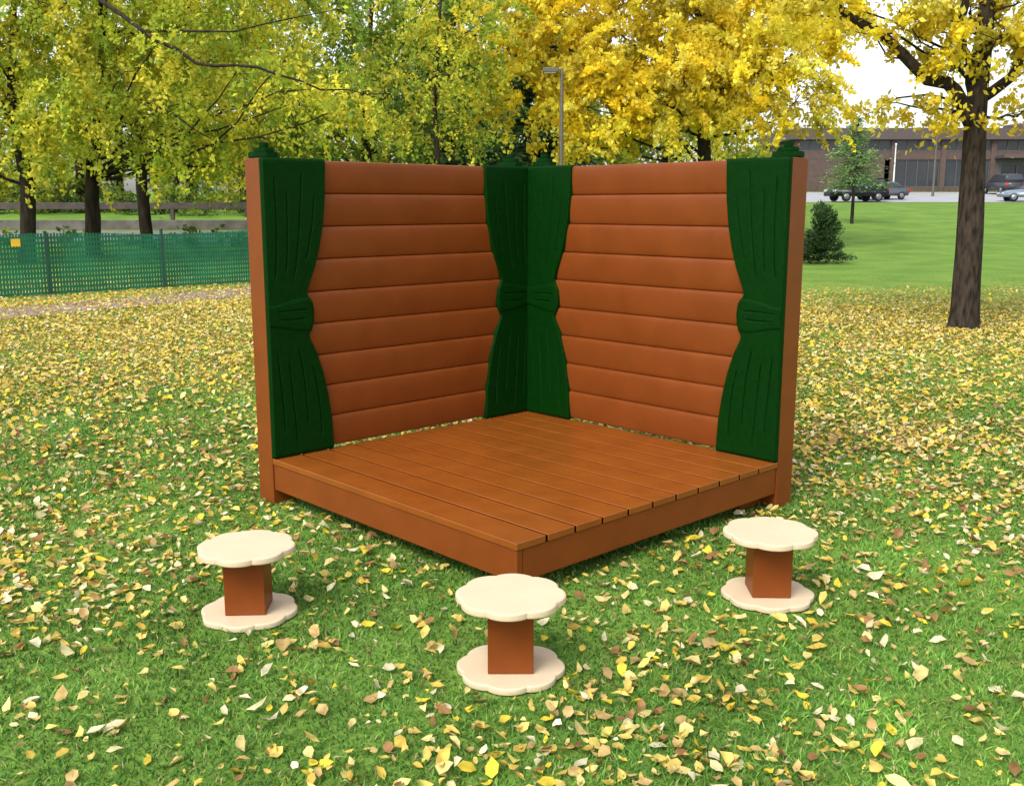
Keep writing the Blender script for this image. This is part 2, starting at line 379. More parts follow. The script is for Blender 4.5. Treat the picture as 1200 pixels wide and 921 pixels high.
def conifer(label,base,h,r0,z0,seed,leaf,nb,per,pal=DRK,name='pine_tree',spread=1.0):
    rng=np.random.default_rng(seed); bx,by=base; bz=float(zt(bx,by))
    e=thing(name,label,"pine tree",(bx,by,bz))
    parts=[tube([(0,0,-.1),(0,0,h*.4),(.03,0,h*.98)],[h*.018,h*.013,h*.003],8)]
    P=[];A=[];C=[]
    for b in range(nb):
        f=(b+rng.random())/nb; z=z0+(h-z0)*f; L=r0*(1-f)**.75*rng.uniform(.55,1.2)+.08
        a=rng.uniform(0,6.283); d=np.array([math.cos(a),math.sin(a),.12-.25*(1-f)])
        tip=np.array([0,0,z])+d*L
        parts.append(tube([(0,0,z),tuple(np.array([0,0,z])+d*L*.5+np.array([0,0,.03*L])),tuple(tip)],[.018*h*.3*(1-f)+.008,.012,.004],4))
        m=int(per*(L/r0)+8)
        t=rng.random(m)**.7
        q=np.array([0,0,z])+d*L*t[:,None]+rng.normal(size=(m,3))*np.array([.16,.16,.07])*(L*.7+.15)*spread
        P.append(q); A.append(np.repeat(d[None],m,0)); C.append(np.array(pal)[rng.integers(0,4,m)]*rng.uniform(.8,1.3,(m,1)))
    v,f=merge(parts); mesh_obj('trunk',v,f,M_bark2,e,smooth=True)
    P=np.concatenate(P);A=np.concatenate(A);C=np.concatenate(C)
    v,f=cards(P,leaf*rng.uniform(.6,1.3,len(P)),rng,aspect=.3,axis=A)
    mesh_obj('crown',v,f,M_needle,e,col=np.repeat(C,4,axis=0)); return e
conifer("tall dark green pine behind the stage",(-3.0,49),14,3.4,2.5,31,.42,150,240)
conifer("dark green pine among the far trees",(1.5,52),13,3.2,2.5,33,.42,130,220)
conifer("small airy light green pine on the lawn near the parked cars",(17.3,52),5.3,1.5,1.9,32,.17,75,90,pal=LIT,spread=1.7)

def shrub(label,base,h,r,seed):
    rng=np.random.default_rng(seed); bx,by=base
    e=thing('evergreen_shrub',label,"shrub",(bx,by,float(zt(bx,by))))
    parts=[];P=[];A=[]
    for i in range(70):
        f=rng.random(); z=h*(.04+.9*f); a=rng.uniform(0,6.283); L=r*(1-f*.86)*rng.uniform(.6,1.4)
        o=np.array([0,0,z*.75]); d=np.array([math.cos(a)*L,math.sin(a)*L,z*.25+.04+rng.uniform(0,.15)])
        parts.append(tube([tuple(o),tuple(o+d*.5),tuple(o+d)],[.018,.011,.004],4))
        m=170; t=rng.random(m)**.5; P.append(o+d*t[:,None]+rng.normal(size=(m,3))*.06); A.append(np.repeat(d[None]/np.linalg.norm(d),m,0))
    v,f=merge(parts); mesh_obj('stem',v,f,M_bark2,e)
    P=np.concatenate(P);P[:,2]=np.abs(P[:,2]);A=np.concatenate(A)
    v,f=cards(P,.11*rng.uniform(.6,1.3,len(P)),rng,aspect=.35,axis=A)
    C=np.array(DRK)[rng.integers(0,4,len(P))]*rng.uniform(.45,.8,(len(P),1))
    mesh_obj('foliage',v,f,M_needle,e,col=np.repeat(C,4,axis=0))
shrub("dark pointed evergreen shrub growing on the lawn",(9.2,30.3),1.8,1.0,43)

rng=np.random.default_rng(50); cl=[]
for x in np.arange(-46,13,3.1):
    top=rng.uniform(8.5,13.5)
    if x>8: top*=.75
    z=3.6
    while z<top:
        cl.append((x+rng.normal()*1.0,64+rng.normal()*2.5,z+rng.normal()*.5,rng.uniform(2.0,3.0))); z+=rng.uniform(2.2,3.0)
P,C,S=crown_pts(cl,230,.36,GRN+[YG[1],YG[3],YG[0]],rng,.4)
v,f=cards(P,S,rng,up=.5)
w=mesh_obj('distant_woods',v,f,M_leaf,None,col=np.repeat(C*.9,4,axis=0)); w["kind"]="stuff"; w["label"]="far wood of green and yellow trees behind the park"; w["category"]="woods"
tr=[]
for x in np.arange(-45,12,2.6):
    x=x+rng.normal()*.8; y=63+rng.normal()*2; zz=float(zt(x,y))
    tr.append(tube([(x,y,zz-.2),(x+rng.normal()*.3,y,zz+4),(x+rng.normal()*.6,y,zz+9)],[.28,.2,.1],7))
v,f=merge(tr); w=mesh_obj('distant_woods_trunks',v,f,M_bark2); w["kind"]="stuff"; w["label"]="bare dark trunks of the far wood"; w["category"]="woods"
cl=[(x,59+rng.normal()*1.2,float(zt(0,59))+rng.uniform(.4,1.1),rng.uniform(.8,1.3)) for x in np.arange(-46,12,.95)]
cl+=[(x,40+rng.normal()*.5,float(zt(0,40))+rng.uniform(.1,.5),rng.uniform(.3,.65)) for x in np.arange(-30,-8,.8) if rng.random()<.75]
P,C,S=crown_pts(cl,400,.2,GRN[:4]+DRK+[YG[0]],rng,.2)
v,f=cards(P,S,rng,up=.2); w=mesh_obj('undergrowth',v,f,M_leaf,None,col=np.repeat(C*.65,4,axis=0)); w["kind"]="stuff"; w["label"]="low green undergrowth at the edge of the wood and road"; w["category"]="undergrowth"

# ------------------------------------------------------------------ fence
M_fence=simple('green_fence_plastic',(.013,.165,.082),.5,(.007,.105,.050),scale=2,spec=.3)
M_fpost=simple('green_fence_post',(.010,.06,.04),.5)
M_ytag=simple('yellow_tag',(.75,.45,.02),.5)
fe=thing('garden_fence',"teal green plastic mesh fence along the leafy path","fence",(-9.55,18.8,0))
fp=smooth_pts(resample([(-17.5,10.8),(-13.3,15),(-9.55,18.8),(-6,22.5),(-4.2,24.5)],.06),8)
V=[];F=[]
rg=np.random.default_rng(4)
def addbox(V,F,c,tx,ty,hw,ht,z0,z1):
    nx_,ny_=-ty,tx; b=len(V)
    for z in (z0,z1):
        for (s,t) in ((-1,-1),(1,-1),(1,1),(-1,1)):
            V.append((c[0]+tx*hw*s+nx_*ht*t+9.55,c[1]+ty*hw*s+ny_*ht*t-18.8,z))
    for f in ((0,1,2,3),(4,5,6,7),(0,1,5,4),(1,2,6,5),(2,3,7,6),(3,0,4,7)): F.append(tuple(b+i for i in f))
for i in range(len(fp)-1):
    c=fp[i]; tx,ty=fp[i+1][0]-c[0],fp[i+1][1]-c[1]; l=math.hypot(tx,ty); tx/=l;ty/=l
    lean=.045*math.sin(i*.11)+.02*math.sin(i*.31)
    addbox(V,F,(c[0],c[1]+lean),tx,ty,.0205,.003,.02,1.16+.035*math.sin(i*.07)+rg.normal()*.004)
    for zz in np.arange(.06,1.12,.095):
        addbox(V,F,(c[0]+tx*.030,c[1]+ty*.030+lean),tx,ty,.011,.002,zz-.020,zz+.020)
mesh_obj('fence_panel',V,F,M_fence,fe)
for i in range(6,len(fp),39):
    c=fp[i]
    o=boxes_obj('fence_post',[(-.025,.025,-.025,.025,-.1,1.22),(-.032,.032,-.032,.032,1.221,1.236)],M_fpost,fe,.003,1)
    o.location=(c[0]+9.55+.035,c[1]-18.8-.07,0); o.rotation_euler=(0,0,.78)
o=boxes_obj('fence_tag',[(-.08,.08,-.006,.006,-.07,.07)],M_ytag,fe,.002,1); o.location=(.30,.16,1.03); o.rotation_euler=(0,0,.7)

# ------------------------------------------------------------------ road wall
M_rail=simple('weathered_rail',(.075,.058,.046),.8,(.045,.035,.03),scale=4)
rw=thing('road_guard_wall',"low concrete road wall with brown rail on top","wall",(-22,48.2,float(zt(0,48.2))))
boxes_obj('wall',[(-30,14,-.2,.2,-.2,.45)],M_conc,rw,.02,1)
boxes_obj('rail',[(-30,14,-.08,.08,.95,1.26)],M_rail,rw,.01,1)
for i in range(13):
    o=boxes_obj('rail_post',[(-.09,.09,-.07,.07,.43,.96)],M_rail,rw,.01,1); o.location=(-29+i*3.5,0.0,0)

# ------------------------------------------------------------------ street lamp
M_metal=simple('lamp_metal',(.12,.10,.085),.5,metal=.2)
M_lens=simple('lamp_lens',(.7,.7,.66),.3)
sl=thing('street_lamp',"tall slim brown street lamp with a flat box head","street lamp",(1.62,34,float(zt(1.5,34))))
v,f=tube([(0,0,-.05),(0,0,.02),(0,0,.25),(0,0,.26),(0,0,3),(0,0,6.0)],[.14,.14,.12,.085,.075,.05],12); mesh_obj('pole',v,f,M_metal,sl,smooth=True)
boxes_obj('lamp_arm',[(-.25,.05,-.035,.035,5.95,6.02)],M_metal,sl,.008,1)
boxes_obj('lamp_head',[(-.62,-.12,-.14,.14,5.91,6.05)],M_metal,sl,.02,2)
boxes_obj('lamp_lens',[(-.58,-.2,-.11,.11,5.885,5.908)],M_lens,sl,.005,1)

# ------------------------------------------------------------------ building
M_brick=simple('brown_brick',(.105,.068,.058),.9,(.07,.046,.04),scale=3)
M_fasc=simple('dark_fascia',(.085,.062,.058),.7)
M_glass=simple('window_glass',(.02,.025,.032),.15,(.035,.04,.05),scale=.4,spec=.6)
M_frame=simple('window_frame',(.09,.085,.085),.5)
b=thing('office_building',"long low brown brick building with dark window bands","building",(27.5,101,3.0))
L=44.0
bx=[(0,L,0,.3,-.3,.45),(0,L,0,.3,3.1,3.9),(0,L,14,14.3,-.3,4.95),(-.0,.3,.32,13.98,-.3,4.95),(L-.3,L,.32,13.98,-.3,4.95),(.7,9,.0,.29,.46,3.09)]
nb=9; bw=L/nb
for i in range(nb+1):
    xc=min(max(i*bw,.35),L-.35); bx+= [(xc-.25,xc+.25,-.10,.28,-.3,4.952)]
boxes_obj('wall',bx,M_brick,b,0)
boxes_obj('roof',[(-.5,L+.5,-.6,14.8,4.96,6.05)],M_fasc,b,.02,1)
boxes_obj('roof_unit',[(24,29,5,8,6.05,6.9)],M_fasc,b,.05,1)
for i in range(nb):
    for (z0,z1) in ((.46,3.09),(3.91,4.95)):
        if z0<1 and i in (0,1,4): continue
        x0=i*bw+.26; x1=(i+1)*bw-.26
        if i==0: x0+=.35
        wd=boxes_obj('window',[(x0,x1,.16,.18,z0,z1)],M_glass,b,0)
        fr=[(x0,x1,.08,.15,z0,z0+.07),(x0,x1,.08,.15,z1-.07,z1)]
        for k in range(5):
            xx=x0+(x1-x0-.08)*k/4; fr.append((xx,xx+.08,.085,.145,z0+.071,z1-.071))
        boxes_obj('window_frame',fr,M_frame,wd,0)
for i in (4,):
    d=boxes_obj('door',[(i*bw+.9,(i+1)*bw-.9,.16,.19,-.2,2.55)],M_glass,b,0)
    x0,x1=i*bw+.9,(i+1)*bw-.9; m=(x0+x1)/2
    boxes_obj('door_frame',[(x0-.6,x0,.05,.2,-.3,3.09),(x1,x1+.6,.05,.2,-.3,3.09),(x0,x1,.05,.2,2.56,3.09),(m-.06,m+.06,.06,.15,-.2,2.55)],M_frame,d,0)
    boxes_obj('entrance_canopy',[(x0-.8,x1+.8,-2.2,-.13,3.15,3.45)],M_fasc,b,.02,1)

M_wpole=simple('white_pole',(.7,.7,.7),.4)
fpo=thing('flagpole',"white flagpole standing by the parking lot","flagpole",(34.5,93,float(zt(0,93))))
v,f=tube([(0,0,-.1),(0,0,.3),(0,0,4.4)],[.10,.08,.045],10); mesh_obj('pole',v,f,M_wpole,fpo,smooth=True)
bm=bmesh.new(); bmesh.ops.create_uvsphere(bm,u_segments=12,v_segments=8,radius=.09); me=bpy.data.meshes.new('finial'); bm.to_mesh(me); bm.free(); me.materials.append(M_wpole)
o=bpy.data.objects.new('finial',me); link(o); o.parent=fpo; o.location=(0,0,4.46)
lp=thing('street_lamp',"grey parking lot lamp with a short box head","street lamp",(36.9,90,float(zt(0,90))))
v,f=tube([(0,0,-.1),(0,0,.5),(0,0,5.6)],[.14,.1,.06],10); mesh_obj('pole',v,f,M_metal,lp,smooth=True)
boxes_obj('lamp_head',[(-.7,.1,-.15,.15,5.5,5.66)],M_metal,lp,.02,1)

# ------------------------------------------------------------------ cars
M_tyre=simple('tyre',(.02,.02,.02),.8); M_rim=simple('rim',(.30,.30,.31),.4,metal=.8)
M_hl=simple('headlight',(.6,.6,.58),.15); M_tl=simple('taillight',(.5,.02,.02),.3)
def car(label,loc,rot,paint,kind):
    e=thing('parked_car',label,"car",loc,rot,"cars parked in the lot")
    if kind=='suv':
        Lc,W=4.7,1.85
        body=[(-2.3,.38),(-2.35,.75),(-2.3,1.05),(-1.0,1.10),(.9,1.10),(2.0,1.02),(2.32,.85),(2.35,.40)]
        cab=[(-2.25,1.06),(-2.05,1.68),(-1.8,1.78),(.15,1.78),(.45,1.70),(1.05,1.09)]
    else:
        Lc,W=4.5,1.75
        body=[(-2.2,.32),(-2.25,.7),(-2.1,.95),(-1.3,.98),(.7,.96),(1.8,.84),(2.2,.68),(2.25,.34)]
        cab=[(-1.75,.96),(-1.05,1.38),(-.8,1.43),(.05,1.43),(.3,1.38),(1.1,.94)]
    def prism(prof,w0,w1,z0,z1):
        V=[];n=len(prof)
        for s in (-1,1):
            for (x,z) in prof:
                t=min(max((z-z0)/(z1-z0),0),1); V.append((x,s*(w0+(w1-w0)*t)/2,z))
        F=[tuple(range(n)),tuple(range(2*n-1,n-1,-1))]+[(i,(i+1)%n,n+(i+1)%n,n+i) for i in range(n)]
        return V,F
    def bev(name,V,F,mat,off):
        bm=bmesh.new(); vs=[bm.verts.new(v) for v in V]
        for f in F: bm.faces.new([vs[i] for i in f])
        bmesh.ops.recalc_face_normals(bm,faces=bm.faces)
        bmesh.ops.bevel(bm,geom=bm.edges[:],offset=off,segments=3,affect='EDGES')
        me=bpy.data.meshes.new(name); bm.to_mesh(me); bm.free()
        for p in me.polygons: p.use_smooth=True
        me.materials.append(mat); o=bpy.data.objects.new(name,me); link(o); o.parent=e; return o
    V,F=prism(body,W,W*.96,.3,1.1); bev('body',V,F,paint,.06)
    zc=cab[0][1]; zt_=max(p[1] for p in cab)
    V,F=prism(cab,W*.93,W*.74,zc,zt_); bev('cabin',V,F,paint,.04)
    for s in (-1,1):
        V=[];
        for (x,z) in [(cab[0][0]+.25,zc+.07),(cab[1][0]+.18,zt_-.14),(cab[3][0]+.05,zt_-.1),(cab[4][0]+.02,zt_-.16),(cab[5][0]-.25,zc+.07)]:
            t=(z-zc)/(zt_-zc); V.append((x,s*(W*.93+(W*.74-W*.93)*t)/2+s*.012,z))
        mesh_obj('window',V,[tuple(range(5))],M_glass,e)
    def quad(name,p0,p1,mat,off):
        (xa,za),(xb,zb)=p0,p1
        ta=(za-zc)/(zt_-zc);tb=(zb-zc)/(zt_-zc); wa=(W*.93+(W*.74-W*.93)*ta)/2-.1; wb=(W*.93+(W*.74-W*.93)*tb)/2-.1
        mesh_obj(name,[(xa+off,-wa,za),(xa+off,wa,za),(xb+off,wb,zb),(xb+off,-wb,zb)],[(0,1,2,3)],mat,e)
    c4,c5=cab[4],cab[5]; quad('windshield',(c5[0]-.08,c5[1]+.06),(c4[0]+.06,c4[1]-.05),M_glass,.03)
    c0,c1=cab[0],cab[1]; quad('rear_window',(c0[0]+.08,c0[1]+.1),(c1[0]-.03,c1[1]-.05),M_glass,-.03)
    for sx in (-1.42,1.42):
        for sy in (-1,1):
            y0=sy*(W/2-.2); y1=sy*(W/2+.015); r=.36 if kind=='suv' else .32
            v,f=tube([(sx,y0,r),(sx,y0+sy*.01,r),(sx,y1-sy*.02,r),(sx,y1,r)],[.02,r,r,r*.86],20); wh=mesh_obj('wheel',v,f,M_tyre,e,smooth=False)
            v,f=tube([(sx,y1-sy*.02,r),(sx,y1+sy*.006,r),(sx,y1+sy*.012,r)],[r*.66,r*.62,.01],16); mesh_obj('rim',v,f,M_rim,wh)
    hz=.82 if kind=='suv' else .66
    for sy in (-1,1):
        boxes_obj('headlight',[(2.26,2.37,sy*.62-.2,sy*.62+.2,hz-.09,hz+.07)] if kind=='suv' else [(2.14,2.27,sy*.6-.2,sy*.6+.2,hz-.1,hz+.02)],M_hl,e,.02,1)
        boxes_obj('taillight',[(-2.38,-2.28,sy*.78-.09,sy*.78+.09,hz-.1,hz+.2)],M_tl,e,.02,1)
P_black=simple('black_paint',(.010,.011,.014),.3,spec=.3); P_silver=simple('grey_paint',(.10,.115,.13),.3,metal=.2); P_blue=simple('grey_blue_paint',(.22,.27,.33),.25,metal=.4)
P_dark=simple('dark_paint',(.04,.045,.05),.25)
z8=float(zt(0,81))+.03
car("black sport utility vehicle parked at an angle in the lot",(26.9,80.2,z8),math.radians(-165),P_black,'suv')
car("grey sedan parked behind the black utility vehicle",(30.2,84,z8+.15),math.radians(205),P_silver,'sedan')
car("grey-blue sedan parked at the lot edge",(40.9,81,z8),math.radians(170),P_blue,'sedan')
car("dark utility vehicle parked near the building",(44.6,93.5,float(zt(0,93.5))+.03),math.radians(92),P_dark,'suv')

# ------------------------------------------------------------------ STAGE
h=1.030; ZD=.275; ZB=.287; ZT=1.972; PW=.16; CX,CY,ROT=.064,5.632,43.3
ZF=.088
st=thing('play_stage',"brown plank corner play stage with green curtains on the lawn","play stage",(CX,CY,0),math.radians(ROT))
n=11; w=2*h/n; bxs=[]
for i in range(n):
    a0=0 if i==0 else .0075; a1=0 if i==n-1 else .0075
    bxs.append((-h+i*w+a0,-h+(i+1)*w-a1,-h,h-.004,ZD-.034,ZD))
boxes_obj('deck',bxs,M_deck,st,.0045,3)
boxes_obj('deck_gap_shade',[(-h+i*w-.0073,-h+i*w+.0073,-h+.004,h-.01,ZD-.033,ZD-.0052) for i in range(1,n)]+[(-h+.05,h-.05,-h+.05,h-.01,ZD-.060,ZD-.040)],M_dark,st,0)  # black strips in the board gaps and a sheet below: gap shade as colour
boxes_obj('fascia',[(-h+.006,-h+.044,-h+.006,h-.006,ZF,ZD-.036)],M_brown,st,.006,3)
boxes_obj('fascia',[(-h+.047,h-.006,-h+.006,-h+.044,ZF,ZD-.036)],M_brown,st,.006,3)
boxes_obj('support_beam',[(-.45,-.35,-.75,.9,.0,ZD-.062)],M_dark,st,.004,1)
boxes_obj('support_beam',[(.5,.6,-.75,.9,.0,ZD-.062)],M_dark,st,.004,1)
boxes_obj('support_beam',[(.82,h-.01,-h+.1,-h+.18,-.01,.08)],M_brown,st,.004,1)
def wall(O,d,nr):
    nbd=9; p=(ZT-ZB)/nbd; prof=[]
    for i in range(nbd):
        z0=ZB+i*p
        for (t,dd) in ((0,-.004),(.014,.002),(.028,.0065),(.06,.0090),(.16,.0125),(.30,.0165),(.45,.0195),(.60,.0212),(.74,.0218),(.86,.0210),(.94,.0190),(.975,.0160),(.990,.008)):
            prof.append((dd,z0+p*t))
    prof.append((0,ZT-.002)); prof.append((-.045,ZT-.002)); prof.append((-.045,ZB))
    m=len(prof); V=[]
    for s in (.003,2*h-.003):
        for (dd,z) in prof: V.append((O[0]+d[0]*s+nr[0]*dd,O[1]+d[1]*s+nr[1]*dd,z))
    F=[(i,(i+1)%m,m+(i+1)%m,m+i) for i in range(m)]+[tuple(range(m)),tuple(range(2*m-1,m-1,-1))]
    o=mesh_obj('wall',V,F,M_brown,st,recalc=True,smooth=True)
    o.data.set_sharp_from_angle(angle=math.radians(22)); return o
wall((-h,h),(1,0),(0,-1)); wall((h,-h),(0,1),(-1,0))
def post(x0,x1,y0,y1):
    cx,cy=(x0+x1)/2,(y0+y1)/2
    o=boxes_obj('post',[(x0-cx,x1-cx,y0-cy,y1-cy,-.02,ZT+.004)],M_brown,st,.005,2); o.location=(cx,cy,0)
    bm=bmesh.new()
    def tier(r,za,zb,seg,rot):
        a=[];b_=[]
        for k in range(seg):
            t=2*math.pi*(k+rot)/seg
            a.append(bm.verts.new((r*math.cos(t),r*math.sin(t),za))); b_.append(bm.verts.new((r*.97*math.cos(t),r*.97*math.sin(t),zb)))
        bm.faces.new(a[::-1]); bm.faces.new(b_)
        for k in range(seg): bm.faces.new((a[k],a[(k+1)%seg],b_[(k+1)%seg],b_[k]))
    tier(.090,ZT+.006,ZT+.038,8,.5); tier(.062,ZT+.0382,ZT+.062,8,.5); tier(.028,ZT+.0622,ZT+.092,8,.5)
    bmesh.ops.bevel(bm,geom=bm.edges[:],offset=.004,segments=2,affect='EDGES')
    me=bpy.data.meshes.new('post_cap'); bm.to_mesh(me); bm.free(); me.materials.append(M_green)
    c=bpy.data.objects.new('post_cap',me); link(c); c.parent=o
post(-h,-h+PW,h+.0005,h+PW); post(h-PW,h-.004,h+.0005,h+PW)
post(h+.0005,h+PW,-h,-h+PW); post(h+.0005,h+PW,h-PW,h-.004)

ZC0=ZD+.004; ZC1=ZT+.006
wz=[(0,.404),(.05,.402),(.12,.394),(.2,.374),(.28,.345),(.35,.305),(.395,.268),(.412,.260),(.43,.275),(.455,.290),(.49,.294),(.52,.287),(.54,.267),(.553,.253),(.58,.268),(.64,.312),(.70,.345),(.78,.376),(.87,.395),(.95,.402),(1,.404)]
wx_=[a for a,_ in wz]; wy_=[b for _,b in wz]
def curtain(O,d,nr,s0=0.0,extra=0.0):
    NU,NZ=130,170
    u=np.linspace(0,1,NU)[None,:]; z=np.linspace(0,1,NZ)[:,None]
    W=np.interp(z[:,0],wx_,wy_)[:,None]+extra
    S=u*(W-s0)+s0; H=ZC1-ZC0; Zm=ZC0+z*H+0*u
    D=.040+0*S+0*z
    for (uk,a0,a1,b0,b1) in ((.17,.08,.36,.60,.94),(.38,.03,.33,.62,.90),(.60,.10,.37,.60,.96),(.80,.05,.30,.66,.88)):
        cu=uk+.02*np.sin(z*9+uk*7)
        g=np.exp(-(((u-cu)*W)/.0030)**2)
        win=smoothstep((z-a0)/.02)*smoothstep((a1-z)/.02)+smoothstep((z-b0)/.02)*smoothstep((b1-z)/.02)
        D=D-.014*g*win
    e=np.minimum((1-u)*W, np.minimum(z,1-z)*H); e=np.minimum(e,u*W+.004)
    D=D-.007*(1-np.clip(e/.006,0,1))**2
    X=O[0]+d[0]*S+nr[0]*D; Y=O[1]+d[1]*S+nr[1]*D
    front=np.stack([X,Y,Zm],-1).reshape(-1,3)
    X2=O[0]+d[0]*S-nr[0]*.001; Y2=O[1]+d[1]*S-nr[1]*.001
    idx=[];
    for j in range(NU): idx.append(j)
    for i in range(1,NZ): idx.append(i*NU+NU-1)
    for j in range(NU-2,-1,-1): idx.append((NZ-1)*NU+j)
    for i in range(NZ-2,0,-1): idx.append(i*NU)
    B=np.stack([X2,Y2,Zm],-1).reshape(-1,3)[idx]
    V=np.concatenate([front,B]); base=len(front)
    I,J=np.meshgrid(np.arange(NU-1),np.arange(NZ-1)); a=(J*NU+I).ravel()
    F=np.stack([a,a+1,a+NU+1,a+NU],-1)
    m=len(idx); ii=np.array(idx); k=np.arange(m)
    F2=np.stack([ii,base+k,base+(k+1)%m,ii[(k+1)%m]],-1)
    c=mesh_obj('curtain',V,np.concatenate([F,F2]),M_green,st,smooth=True,recalc=True)
    NU,NZ=90,60; u=np.linspace(0,1,NU)[None,:]; z=np.linspace(0,1,NZ)[:,None]
    zz=.425+.115*z
    fan=.62+.38*smoothstep(u*1.2)
    zc=.4825+(zz-.4825)*fan
    Wb=(np.interp(zz[:,0],wx_,wy_)+.002+extra)[:,None]
    S=u*(Wb-s0)+s0
    e=np.minimum(np.minimum(z,1-z)*.115*H,(1-u)*Wb); 
    D=.039+.0065*np.sqrt(np.clip(e/.02,0,1))
    for (z0,a,b2,c1) in ((.36,.20,.80,.10),(.66,.15,.85,-.10)):
        g=np.exp(-(((z-z0-c1*(u-.5)*.8)*.115*H)/.0030)**2)*smoothstep((u-a)/.05)*smoothstep((b2-u)/.05)
        D=D-.011*g
    D=np.where(e<=1e-6,.032,D)
    X=O[0]+d[0]*S+nr[0]*D; Y=O[1]+d[1]*S+nr[1]*D
    V=np.stack([X,Y,ZC0+zc*H+0*X],-1).reshape(-1,3)
    I,J=np.meshgrid(np.arange(NU-1),np.arange(NZ-1)); a=(J*NU+I).ravel()
    mesh_obj('curtain_tieback',V,np.stack([a,a+1,a+NU+1,a+NU],-1),M_green,c,smooth=True,recalc=True)
curtain((-h,h),(1,0),(0,-1)); curtain((h,h),(-1,0),(0,-1),extra=.02); curtain((h,h),(0,-1),(-1,0),s0=.042,extra=.04); curtain((h,-h),(0,1),(-1,0))

# ------------------------------------------------------------------ stools
def flower(r,z0,z1,mat,name,parent,rot=0):
    N=160; bm=bmesh.new(); rings=[]
    prof=[(r-.005,z0),(r-.001,z0+.003),(r,z0+.008),(r,z1-.008),(r-.001,z1-.003),(r-.006,z1)]
    for (rr,z) in prof:
        ring=[]
        for k in range(N):
            t=2*math.pi*k/N; lob=abs(math.cos(4*t+rot))**.75
            q=rr*(.915+.085*lob); ring.append(bm.verts.new((q*math.cos(t),q*math.sin(t),z)))
        rings.append(ring)
    for a,b2 in zip(rings[:-1],rings[1:]):
        for k in range(N): bm.faces.new((a[k],a[(k+1)%N],b2[(k+1)%N],b2[k]))
    bm.faces.new(rings[0][::-1]); bm.faces.new(rings[-1])
    me=bpy.data.meshes.new(name); bm.to_mesh(me); bm.free(); me.materials.append(mat)
    o=bpy.data.objects.new(name,me); link(o); o.parent=parent; return o
SP=[(-.005,3.52,0),(-1.12,4.056,.05),(1.137,4.246,-.03)]
s0=thing('stool',"cream flower-shaped stool with square brown post on the grass","stool",(SP[0][0],SP[0][1],.006),0,"flower-topped stools on the grass")
parts=[flower(.203,0,.026,M_cream,'base',s0,.3),boxes_obj('leg',[(-.084,.084,-.084,.084,.0265,.2795)],M_brown,s0,.004,2),flower(.205,.280,.308,M_cream,'seat',s0,.3)]
for (x,y,r) in SP[1:]:
    e=s0.copy(); link(e); e.location=(x,y,.006); e.rotation_euler=(0,0,r)
    for p_ in parts:
        q=p_.copy(); q.parent=e; link(q)

# ------------------------------------------------------------------ grass & leaves
ca,sa=math.cos(math.radians(ROT)),math.sin(math.radians(ROT))
def blocked(x,y,pad=0.0):
    b=np.zeros(len(x),bool)
    for (sx,sy,_) in SP: b|=(x-sx)**2+(y-sy)**2<(.208+pad)**2
    lx=(x-CX)*ca+(y-CY)*sa; ly=-(x-CX)*sa+(y-CY)*ca
    for (a,b2) in ((-h+PW/2,h+PW/2),(h+PW/2,-h+PW/2)): b|=(np.abs(lx-a)<PW/2+.01+pad)&(np.abs(ly-b2)<PW/2+.01+pad)
    return b
def under_stage(x,y):
    lx=(x-CX)*ca+(y-CY)*sa; ly=-(x-CX)*sa+(y-CY)*ca
    return (np.abs(lx)<h-.05)&(np.abs(ly)<h-.05)
def on_path(x,y):
    px=np.array([-22,-12,-8.3,-5.5,-3,0,1.5]); py=np.array([4,11.8,16.0,20.1,24.5,30,41])
    c=np.interp(y,py,px); return np.abs(x-c)<1.02
N=400000
u=R.random(N); Y=2.2+14.8*u**1.25; X=(R.random(N)*2-1)*(.56*Y+.7)
k=~blocked(X,Y)&~on_path(X,Y); X=X[k];Y=Y[k];N=len(X)
n1=vnoise(X,Y,3.2,1); n2=vnoise(X,Y,.8,2); n3=vnoise(X,Y,7,6); n4=vnoise(X,Y,17,8)
hgt=(.010+.017*R.random(N))*(1+.3*n1+.2*n4); wd=.0011+.00048*Y+R.random(N)*.0010
a=R.uniform(0,2*math.pi,N); ln=R.normal(size=(N,2))*.85*hgt[:,None]
bx_=np.cos(a)*wd; by_=np.sin(a)*wd
v0=np.stack([X-bx_,Y-by_,np.zeros(N)-.002],-1); v1=np.stack([X+bx_,Y+by_,np.zeros(N)-.002],-1)
m0=np.stack([X-bx_*.7+ln[:,0]*.4,Y-by_*.7+ln[:,1]*.4,hgt*.6],-1); m1=np.stack([X+bx_*.7+ln[:,0]*.4,Y+by_*.7+ln[:,1]*.4,hgt*.6],-1)
tp=np.stack([X+ln[:,0],Y+ln[:,1],hgt*.95],-1)
V=np.stack([v0,v1,m1,m0,tp],1).reshape(-1,3); b0=np.arange(N)*5
F=np.concatenate([np.stack([b0,b0+1,b0+2],-1),np.stack([b0,b0+2,b0+3],-1),np.stack([b0+3,b0+2,b0+4],-1)])
gp=np.array([(.105,.25,.035),(.15,.325,.05),(.07,.18,.026),(.21,.37,.075),(.25,.38,.07),(.12,.28,.06)])
C=gp[R.integers(0,6,N)]*(1+.22*n2[:,None]+.20*n3[:,None]+.20*n4[:,None])*R.uniform(.6,1.25,(N,1))
dry=R.random(N)<.05; C[dry]=np.array([.46,.40,.18])*R.uniform(.6,1.1,(dry.sum(),1))
C=np.clip(C,.005,.9)
gr=mesh_obj('grass',V,F,M_grass,None,col=np.repeat(C,5,axis=0)); gr["kind"]="stuff"; gr["label"]="short green lawn grass under the stage and stools"; gr["category"]="grass"

